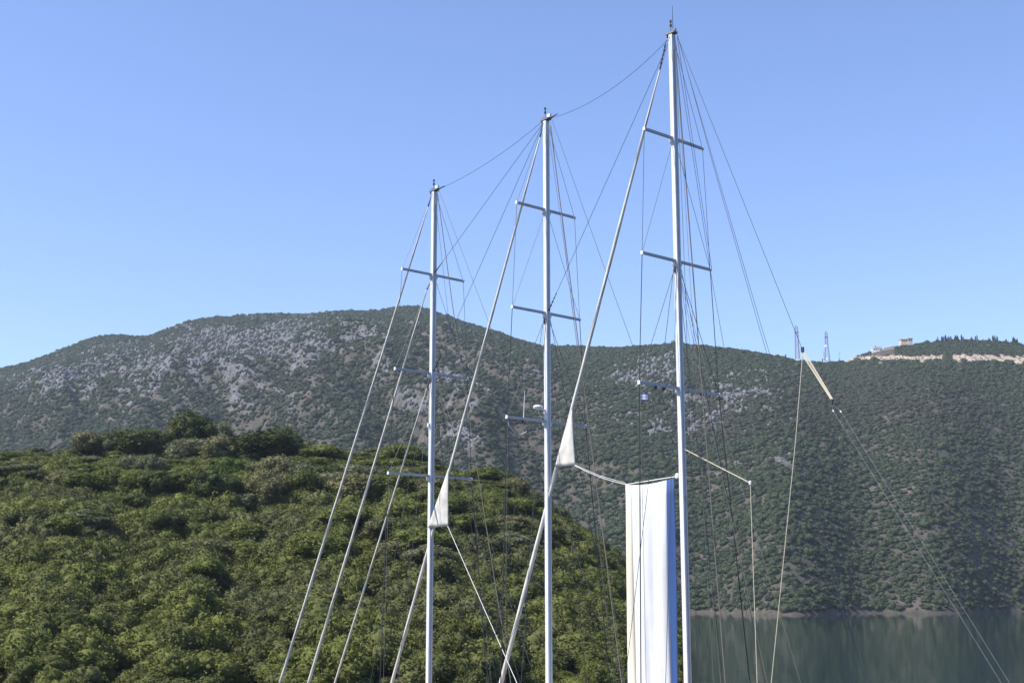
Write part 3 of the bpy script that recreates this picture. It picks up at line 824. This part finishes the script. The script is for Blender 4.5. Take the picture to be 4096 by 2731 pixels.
    line([tips[0][1][-1], onplane(2992, 1929, -1.2), onplane(2992, 1929, -1.2)+(onplane(2992, 1929, -1.2)-tips[0][1][-1])*.9], .011, m_wire, 'runner')
    plane_line([(2722, 1110), (2816, 1450), (2961, 1929)], .011, m_hal, 'lazy_jack')
    plane_line([(2724, 1115), (2800, 1500), (2893, 1925)], .011, m_hal, 'lazy_jack')
    plane_line([(2723, 1120), (2770, 1450), (2812, 1926)], .010, m_hal, 'lazy_jack')
    plane_line([(2711, 145), (2850, 650), (3034, 1300), (3155, 1710)], .011, m_wire, 'running_backstay')
    plane_line([(2711, 150), (2855, 650), (3044, 1300), (3167, 1710)], .011, m_wire, 'running_backstay', -.15)
    g0, g1 = onplane(2732, 1793), onplane(3001, 1931)
    line([g0, g1], .020, m_rope, 'guy_rope'); line([g1, np.array([g1[0], g1[1], DECK])], .016, m_rope, 'guy_rope')
    MB().lathe(g1, [(.03, -.10), (.06, -.06), (.06, .06), (.03, .10)], 8).build('pulley_block', m_plas, root)
    # aft stay with rope tackle and bridle
    a = mh(0, -1); b = onplane(3210, 1398); c = onplane(3328, 1606)
    line([a, b], .012, m_wire, 'backstay')
    MB().obox(b, BOW*.06, PORT*.04, UP*.11).build('tackle_block', m_dark, root); MB().obox(c, BOW*.04, PORT*.04, UP*.11).build('tackle_block', m_dark, root)
    for k in (-.105, -.045, .045, .105): line([b-UP*.1+BOW*k, c+UP*.1+BOW*k*.45], .017, m_rope, 'tackle_rope')
    plane_line([(3211, 1410), (3182, 1765), (3166, 1924)], .017, m_rope, 'tackle_fall')
    for pt, low in (((3331, 1640), (3511, 1931)), ((3361, 1642), (3541, 1931))):
        q = onplane(*pt); e = onplane(*low); line([c-UP*.12, q], .010, m_steel, 'bridle'); fitting(q, q+(e-q)*.03, 2, m_plas)
        line([q, e, e+(e-q)*((DECK-e[2])/(e-q)[2])], .009, m_steel, 'bridle')
    # middle and fore mast aft lines
    plane_line([(2206, 474), (2399, 1020), (2587, 1537), (2712, 1898)], .012, m_wire, 'running_backstay')
    plane_line([(2201, 505), (2313, 1367), (2385, 1930)], .026, m_hal, 'topping_lift')
    plane_line([(2199, 560), (2262, 1020), (2308, 1367), (2372, 1930)], .009, m_wire, 'halyard')
    plane_line([(2203, 490), (2296, 1300), (2338, 1600)], .009, m_hal, 'halyard')
    plane_line([(1755, 760), (1921, 1200), (2034, 1500)], .012, m_wire, 'running_backstay')
    plane_line([(1750, 775), (1807, 1200), (1850, 1500), (1917, 1926)], .024, m_hal, 'topping_lift')
    plane_line([(1748, 860), (1786, 1200), (1830, 1600)], .010, m_wire, 'halyard')
    plane_line([(1744, 1530), (1790, 1700), (1838, 1870)], .012, m_wire, 'lazy_jack')
    plane_line([(1744, 1530), (1812, 1700), (1870, 1880)], .012, m_wire, 'lazy_jack')

    # --- fittings on the lower spreaders
    masts = [o for o in root.children if o.name.split('.')[0] == 'mast']
    mid = masts[1]; aft = masts[0]; fore = masts[2]
    z3 = sp[1][2][0]
    # radar on a bracket on the port side of the middle mast
    rc = Bm+PORT*.62+BOW*.02+UP*(onplane(2157, 1638)[2])
    rd = MB().lathe(rc, [(.20, -.085), (.255, -.07), (.26, .0), (.245, .07), (.19, .10)], 20).build('radar', m_plas, mid, True)
    MB().tube([Bm+PORT*WB+UP*(rc[2]-.55), rc-UP*.40-PORT*.1, rc-UP*.08], .018, 6).obox(rc-PORT*.33-UP*.09, BOW*.06, PORT*.20, UP*.015).build('radar_bracket', m_plas, mid)
    cu = bpy.data.curves.new('lettering', 'FONT'); cu.body = 'KODEN'; cu.size = .10; cu.align_x = 'CENTER'; cu.extrude = .004
    tmp = bpy.data.objects.new('lettering', cu); COL.objects.link(tmp)
    dg = bpy.context.evaluated_depsgraph_get(); me = bpy.data.meshes.new_from_object(tmp.evaluated_get(dg))
    bpy.data.objects.remove(tmp); me.materials.clear(); me.materials.append(m_blue)
    out = np.array([-.35, -.94, 0]); out /= np.linalg.norm(out)
    lt = link('lettering', me, rd); lt.location = rc+out*.262-UP*.04; lt.rotation_euler = (math.pi/2, 0, math.atan2(out[0], -out[1])*1.0)
    w0 = onplane(2097, 1673, sp[1][2][1]*.55)
    pw = Bm+PORT*sp[1][2][1]*.60+UP*z3
    MB().tube([pw, pw+UP*1.45-BOW*.1], [.022, .010], 6).build('whip_antenna', m_plas, mid)
    pl = Bm-PORT*sp[1][2][1]*.55+UP*z3
    MB().lathe(pl, [(.02, .05), (.02, .13), (.05, .14), (.06, .19), (.03, .23)], 10).build('satellite_dome', m_plas, mid)
    for mo, cc, zz, hh, fr in ((aft, A, sp[0][2][0], sp[0][2][1], (.62, .42, -.55)), (mid, Bm, z3, sp[1][2][1], (.63, -.6)), (fore, Cm, sp[2][2][0], sp[2][2][1], (.5, -.6))):
        for f_ in fr:
            q = cc+PORT*hh*f_+UP*(zz-.13)
            MB().obox(q, BOW*.06, PORT*.08, UP*.05).obox(q+UP*.06, BOW*.015, PORT*.015, UP*.03).build('deck_light', m_dark, mo)
        for f_ in (.48, -.42):
            MB().obox(cc+PORT*hh*f_+UP*zz, BOW*.058, PORT*.025, UP*.07).build('strap', m_plas, mo)
    MB().obox(Cm+PORT*(WB+.07)+UP*(onplane(1712, 1703)[2]), BOW*.06, PORT*.07, UP*.10).build('junction_box', m_plas, fore)
    MB().obox(Bm+PORT*(WB+.01)+UP*(onplane(2188, 1652)[2]), BOW*.08, PORT*.02, UP*.09).build('junction_box', m_plas, mid)
    # loose line hanging from the middle mast's lower port spreader
    t3 = tips[1][2][1]
    line([t3, t3-PORT*.12-UP*.42, t3-PORT*.5-UP*.74, t3-PORT*.95-UP*.80, t3-PORT*1.35-UP*.62], .017, m_wrope, 'loose_rope')
    return tips, tl, tr_, m_plas
TIPS, AW_L, AW_R, _ = make_boat()

def make_awning():
    """white canvas hung by its head rope from the aft mast, cream edge forward, blue strip next to the mast"""
    white = mat_plain('canvas_white', (.64, .64, .655), .8, vary=.05, scale=1.5)
    cream = mat_plain('canvas_cream', (.74, .68, .52), .85); blue = mat_plain('canvas_blue', (.022, .065, .20), .8)
    root = bpy.data.objects.new('canvas_awning', None); COL.objects.link(root); root.location = AW_L
    tag(root, 'white canvas awning with blue strip hung beside the tallest mast', 'awning')
    h = AW_R-AW_L
    def panel(name, u0, u1, mat, n=12):
        V = []; F = []; M = 16
        for i in range(M+1):
            w = i/M
            for j in range(n+1):
                u = u0+(u1-u0)*j/n; top = h*u-UP*.5*math.sin(math.pi*u)*.25
                z0 = top[2]-.03; zb = 3.4-AW_L[2]
                p = np.array([top[0], top[1], z0+(zb-z0)*w])
                p = p+PORT*(.085*math.sin(u*19+w*2)*min(1, 3*w)+.03*math.sin(u*47-w*3)*min(1, 2*w)+.10*math.sin(w*3)*math.sin(math.pi*u))
                V.append(p)
        for i in range(M):
            for j in range(n): a = i*(n+1)+j; F.append([a, a+1, a+n+2, a+n+1])
        o = link(name, mesh_np(name, V, F, mat, True), root)
        md = o.modifiers.new('cloth_thickness', 'SOLIDIFY'); md.thickness = .015
    panel('cream_edge', 0, .13, cream, 4); panel('canvas', .13, .80, white, 20); panel('blue_strip', .80, .94, blue, 5)
make_awning()

def make_flag():
    white = mat_plain('flag_white', (.80, .80, .80), .8); blue = mat_plain('flag_blue', (.03, .10, .40), .8)
    t = TIPS[0][2][1]; top = t+BOW*.0-UP*.52+PORT*.01
    root = bpy.data.objects.new('courtesy_flag', None); COL.objects.link(root); root.location = top
    tag(root, 'small blue and white striped flag below the lowest spreader of the tallest mast', 'flag')
    side = np.array([.93, -.30, 0.]); W_, H_ = .40, .27
    def cloth(name, u0, u1, v0, v1, mat, off=0.):
        V = []; F = []; n = 8
        for j in range(n+1):
            u = u0+(u1-u0)*j/n
            for v in (v0, v1):
                p = side*W_*u - UP*H_*v + np.array([.3, .93, 0])*(.04*math.sin(6*u+1)*u+off) - UP*.05*u
                V.append(p)
        for j in range(n): F.append([2*j, 2*j+1, 2*j+3, 2*j+2])
        o = link(name, mesh_np(name, V, F, mat), root); md = o.modifiers.new('thickness', 'SOLIDIFY'); md.thickness = .004
    for k in range(9):
        cloth('stripe', .38 if k < 5 else 0, 1, k/9, (k+1)/9, blue if k % 2 == 0 else white)
    for (u0, u1, v0, v1) in ((0, .15, 0, 2/9), (.23, .38, 0, 2/9), (0, .15, 3/9, 5/9), (.23, .38, 3/9, 5/9)):
        cloth('canton', u0, u1, v0, v1, blue)
    cloth('cross', .15, .23, 0, 5/9, white); cloth('cross', 0, .15, 2/9, 3/9, white); cloth('cross', .23, .38, 2/9, 3/9, white)
    MB().tube([(0, 0, .1), (0, 0, -.5)], .006, 5).build('flag_halyard', white, root)
make_flag()

# ------------------------------------------------------------------ ridge: radio masts, houses, cypresses
def ridge_spot(px, py_base, back=0.0):
    """point on the hill ground in the column px (photo pixels), near the skyline"""
    d = ray(px, py_base); t = d[0]; y = float(ridge_y(np.array([t]))[0])*(1+back)
    return np.array([t*y, y, float(hill_z(np.array([t]), np.array([y]))[0])]), y
def make_towers():
    paint = mat_plain('tower_steel', (.25, .235, .235), .5, metal=.3, vary=.2, scale=2); red = mat_plain('tower_red', (.33, .19, .17), .55)
    white = mat_plain('dish_white', (.82, .82, .82), .4)
    def tower(px, pyb, pyt, wb, wt, waist, label, sections, dishes, cabin):
        base, y = ridge_spot(px, pyb, -.006); H = (pyb-pyt)/FPX*y*1.02+ (base[2]*0)
        zt = CAM[2]+ray(px, pyt)[2]*y; H = zt-base[2]
        root = bpy.data.objects.new('radio_tower', None); COL.objects.link(root); root.location = base
        tag(root, label, 'radio tower', 'radio towers on the ridge')
        def half(u): return np.interp(u, [0, waist, .86, .95, 1], [wb/2, wt/2*1.15, wt/2, wt/2*.8, .06])
        a0 = .35
        def cn(k, u):
            a = a0+k*math.pi/2; return np.array([math.cos(a)*half(u)*1.414, math.sin(a)*half(u)*1.414, H*u])
        for k in range(4):
            MB().tube([cn(k, u)-np.array([0, 0, .6 if u == 0 else 0]) for u in (0, waist, .86, .95)], .17, 5).build('leg', paint, root)
        us = np.linspace(0, .95, sections+1)
        for i in range(sections):
            q = MB()
            for k in range(4):
                q.tube([cn(k, us[i]), cn((k+1) % 4, us[i+1])], .085, 4); q.tube([cn((k+1) % 4, us[i]), cn(k, us[i+1])], .085, 4)
                q.tube([cn(k, us[i+1]), cn((k+1) % 4, us[i+1])], .085, 4)
            q.build('bracing', red if i % 4 == 3 else paint, root)
        q = MB()
        for k in range(4): q.tube([cn(k, .95), (0, 0, H)], .10, 4)
        q.build('tip', paint, root)
        MB().tube([(0, 0, H*.95), (0, 0, H*1.0)], .12, 5).build('lightning_rod', paint, root)
        MB().box((-half(.8)-.5, -half(.8)-.5, H*.80), (half(.8)+.5, half(.8)+.5, H*.80+.18)).build('platform', paint, root)
        for (u, a, r_) in dishes:
            c = np.array([math.cos(a)*(half(u)+.6), math.sin(a)*(half(u)+.6), H*u]); d = np.array([math.cos(a), math.sin(a), 0])
            MB().tube([c-d*.25, c, c+d*.3], [r_*.3, r_*.95, r_], 12).build('dish', white, root)
        for k, (dx, w_, h_) in enumerate(cabin):
            MB().box((dx-w_/2, -w_/2-2, -.8), (dx+w_/2, w_/2-2, h_)).build('equipment_cabin', white, root)
    tower(3190, 1431, 1300, 3.6, 2.5, .45, 'slim lattice radio tower on the ridge, the left and taller of two', 11, [(.30, -.4, .75), (.70, -.6, .5)], [(0, 3.0, 2.2)])
    tower(3309, 1436, 1323, 5.2, 2.0, .55, 'tapering lattice radio tower on the ridge, the right and wider-footed of two', 10, [(.52, -2.3, .9), (.12, -1.9, .9), (.60, -.7, .5)], [(-3.4, 2.2, 1.8)])
    for px, pyb, pyt, lab in ((3359, 1438, 1409, 'thin antenna pole right of the two radio towers'), (3295, 1436, 1404, 'short slim mast just left of the wider radio tower')):
        base, y = ridge_spot(px, pyb, -.004); H = CAM[2]+ray(px, pyt)[2]*y-base[2]
        root = bpy.data.objects.new('antenna_pole', None); COL.objects.link(root); root.location = base
        tag(root, lab, 'pole')
        MB().tube([(0, 0, -.5), (0, 0, H)], [.16, .10], 6).build('post', paint, root)
        MB().box((-.9, -.08, H-.6), (.9, .08, H-.4)).build('crossbar', paint, root)
        MB().box((-.5, -.07, H-1.3), (.5, .07, H-1.15)).build('crossbar', paint, root)
make_towers()

def make_houses():
    cream = mat_plain('render_cream', (.62, .50, .38), .85, vary=.15, scale=.8); tile = mat_plain('roof_tile', (.50, .25, .15), .85, vary=.25, scale=2)
    white = mat_plain('render_white', (.80, .80, .79), .8, vary=.06, scale=.8); glass = mat_plain('window_dark', (.04, .05, .07), .15)
    stone = mat_plain('terrace_stone', (.55, .45, .34), .9, vary=.3, scale=1.5)
    def spot(px, py, back):
        p, y = ridge_spot(px, py, back); p[2] = CAM[2]+ray(px, py)[2]*y; return p, y/FPX
    # cream house
    b, u = spot(3627, 1367, -.004); g = b.copy()
    r = bpy.data.objects.new('cream_house', None); COL.objects.link(r); r.location = b
    tag(r, 'cream house with low tiled roof on top of the right hill', 'house')
    W_, H_ = 47*u, 3.1
    w = MB().box((-W_/2, 0, -3.0), (W_*.12, 7, H_*.80)).box((W_*.12, -.6, -3.0), (W_/2, 6.5, H_)).build('wall', cream, r)
    MB().add([(-W_/2-.4, -.5, H_*.80), (W_*.12, -.5, H_*.80), (W_*.12, 7.5, H_*.80), (-W_/2-.4, 7.5, H_*.80), (-W_/2+2, 3.5, H_*.80+1.1), (W_*.12, 3.5, H_*.80+1.1)],
             [[0,1,5,4],[2,3,4,5],[0,4,3],[1,2,5],[0,3,2,1]]).build('roof', tile, r)
    MB().box((W_*.12-.3, -1.0, H_+.004), (W_/2+.4, 7, H_+.3)).build('roof_slab', tile, r)
    for (x0, x1) in ((.16, .26), (.32, .42)): MB().box((W_*x0, -.66, .6), (W_*x1, -.56, 2.3)).build('window', glass, r)
    for (x0, x1) in ((-.42, -.34), (-.26, -.18), (-.08, 0)): MB().box((W_*x0, -.06, .5), (W_*x1, .04, 1.8)).build('window', glass, r)
    # white villa with columns and terracotta roof
    b, u = spot(3510, 1402, -.010)
    r = bpy.data.objects.new('white_villa', None); COL.objects.link(r); r.location = b
    tag(r, 'white villa with columned veranda and terracotta upper roof below the cream house', 'house')
    W_ = 44*u; h1 = 12*u
    MB().box((-W_*.32, 1.6, -3), (W_/2, 8, h1)).build('wall', white, r)
    MB().box((-W_/2, 0, h1-.5), (W_*.20, 3, h1-.1)).build('veranda_roof', white, r)
    MB().box((-W_/2, 0, -3), (W_*.2, 1.58, .5)).build('terrace', white, r)
    for k in range(5):
        x = -W_/2+.25+k*(W_*.66/4); MB().box((x-.2, .05, .5), (x+.2, .45, h1-.5)).build('column', white, r)
    for (x0, x1) in ((-.24, -.14), (-.04, .06), (.24, .32), (.38, .46)): MB().box((W_*x0, 1.5, .7), (W_*x1, 1.62, 2.2)).build('window', glass, r)
    up = MB().box((-W_*.05, 3, h1+.004), (W_/2, 8.5, h1+1.1)).build('upper_wall', cream, r)
    MB().add([(-W_*.1, 2.5, h1+1.1), (W_*.54, 2.5, h1+1.1), (W_*.54, 9, h1+1.1), (-W_*.1, 9, h1+1.1), (W_*.05, 5.7, h1+2.2), (W_*.4, 5.7, h1+2.2)],
             [[0,1,5,4],[2,3,4,5],[3,0,4],[1,2,5],[0,3,2,1]]).build('roof', tile, r)
    # terrace wall
    b, u = spot(3557, 1400, -.012); L_ = 46*u
    r = bpy.data.objects.new('terrace_wall', None); COL.objects.link(r); r.location = b
    tag(r, 'cream stone terrace wall running right from the white villa', 'wall')
    for k in range(6):
        x0 = -L_/2+k*L_/6; z1 = 1.6+.42*k
        MB().box((x0, 0, -3.0), (x0+L_/6-.06, .8, z1)).build('wall_section', stone, r)
        MB().box((x0-.04, -.1, z1+.003), (x0+L_/6-.02, .9, z1+.2)).build('coping', cream, r)
make_houses()

def make_cypresses():
    lf = mat_leaf('leaf_cypress', (.020, .034, .016), (.040, .060, .026), transl=.1)
    meshes = []
    for s_ in range(3):
        r = np.random.default_rng(900+s_); n = 420
        u = r.random(n); rad = .16*np.sin(np.pi*np.clip(u*.93+.07, 0, 1))**.7*(1-.35*u); a = r.uniform(0, 6.28, n)
        c = np.stack([np.cos(a)*rad, np.sin(a)*rad, .06+u*.94], 1); V, F = leaf_quads(r, c, np.stack([np.cos(a), np.sin(a), .5+0*a], 1), .06, .6)
        b = MB().lathe((0, 0, 0), [(.06, .05), (.13, .2), (.14, .45), (.09, .75), (.01, .98)], 8)
        T = np.concatenate([F[:, [0, 1, 2]], F[:, [0, 2, 3]]])
        V = np.concatenate([V, np.array(b.v)]); off = 4*n
        T2 = [];
        for f in b.f:
            for k in range(1, len(f)-1): T2.append([f[0]+off, f[k]+off, f[k+1]+off])
        meshes.append(mesh_np('crown', V, np.concatenate([T, np.array(T2)]), lf))
    tk = MB().tube([(0, 0, -.05), (0, 0, .3)], [.03, .02], 6); tm = mesh_np('trunk', tk.v, tk.f, M_BARK)
    r = np.random.default_rng(12)
    xs = [(2172, 5.5), (2180, 4.5), (2192, 3), (2010, 4.5), (1803, 4), (1887, 3.5), (1925, 3)]
    while len(xs) < 52: xs.append((r.uniform(2150, 2352), 2.0+3.6*r.random()**2))
    for i, (px, h) in enumerate(xs):
        back = -.004 if i < 7 else r.uniform(-.012, .0)
        p, y = ridge_spot(px*S, 1360, back)
        e = bpy.data.objects.new('cypress_tree', None); COL.objects.link(e); e.location = p
        if i == 3: lab, grp = 'lone dark cypress between the wider radio tower and the villa', None
        elif i in (4, 5, 6): lab, grp = 'tiny cypress on the ridge near the radio towers', 'cypresses near the radio towers'
        else: lab, grp = 'small dark cypress spiking the skyline of the right hill', 'cypresses on the right hilltop'
        tag(e, lab, 'tree', grp)
        hh = h*1.15; e.rotation_euler = (0, 0, r.uniform(0, 6)); w = hh*r.uniform(.6, 1.1)
        link('trunk', tm, e).scale = (w, w, hh); link('crown', meshes[i % 3], e).scale = (w, w, hh)
make_cypresses()

# ------------------------------------------------------------------ air
def make_haze():
    m = bpy.data.materials.new('haze_air'); m.use_nodes = True; n = m.node_tree.nodes; l = m.node_tree.links
    n.remove(n['Principled BSDF']); v = n.new('ShaderNodeVolumePrincipled')
    v.inputs['Color'].default_value = (.78, .87, 1, 1); v.inputs['Density'].default_value = .0001; v.inputs['Anisotropy'].default_value = .15
    l.new(v.outputs[0], n['Material Output'].inputs['Volume'])
    o = MB().box((-2400, -1500, -30), (2400, 2500, 345)).build('haze', m); tag(o, kind='stuff')
    o['label'] = 'thin bluish summer haze over the bay and hills'; o['category'] = 'haze'
make_haze()
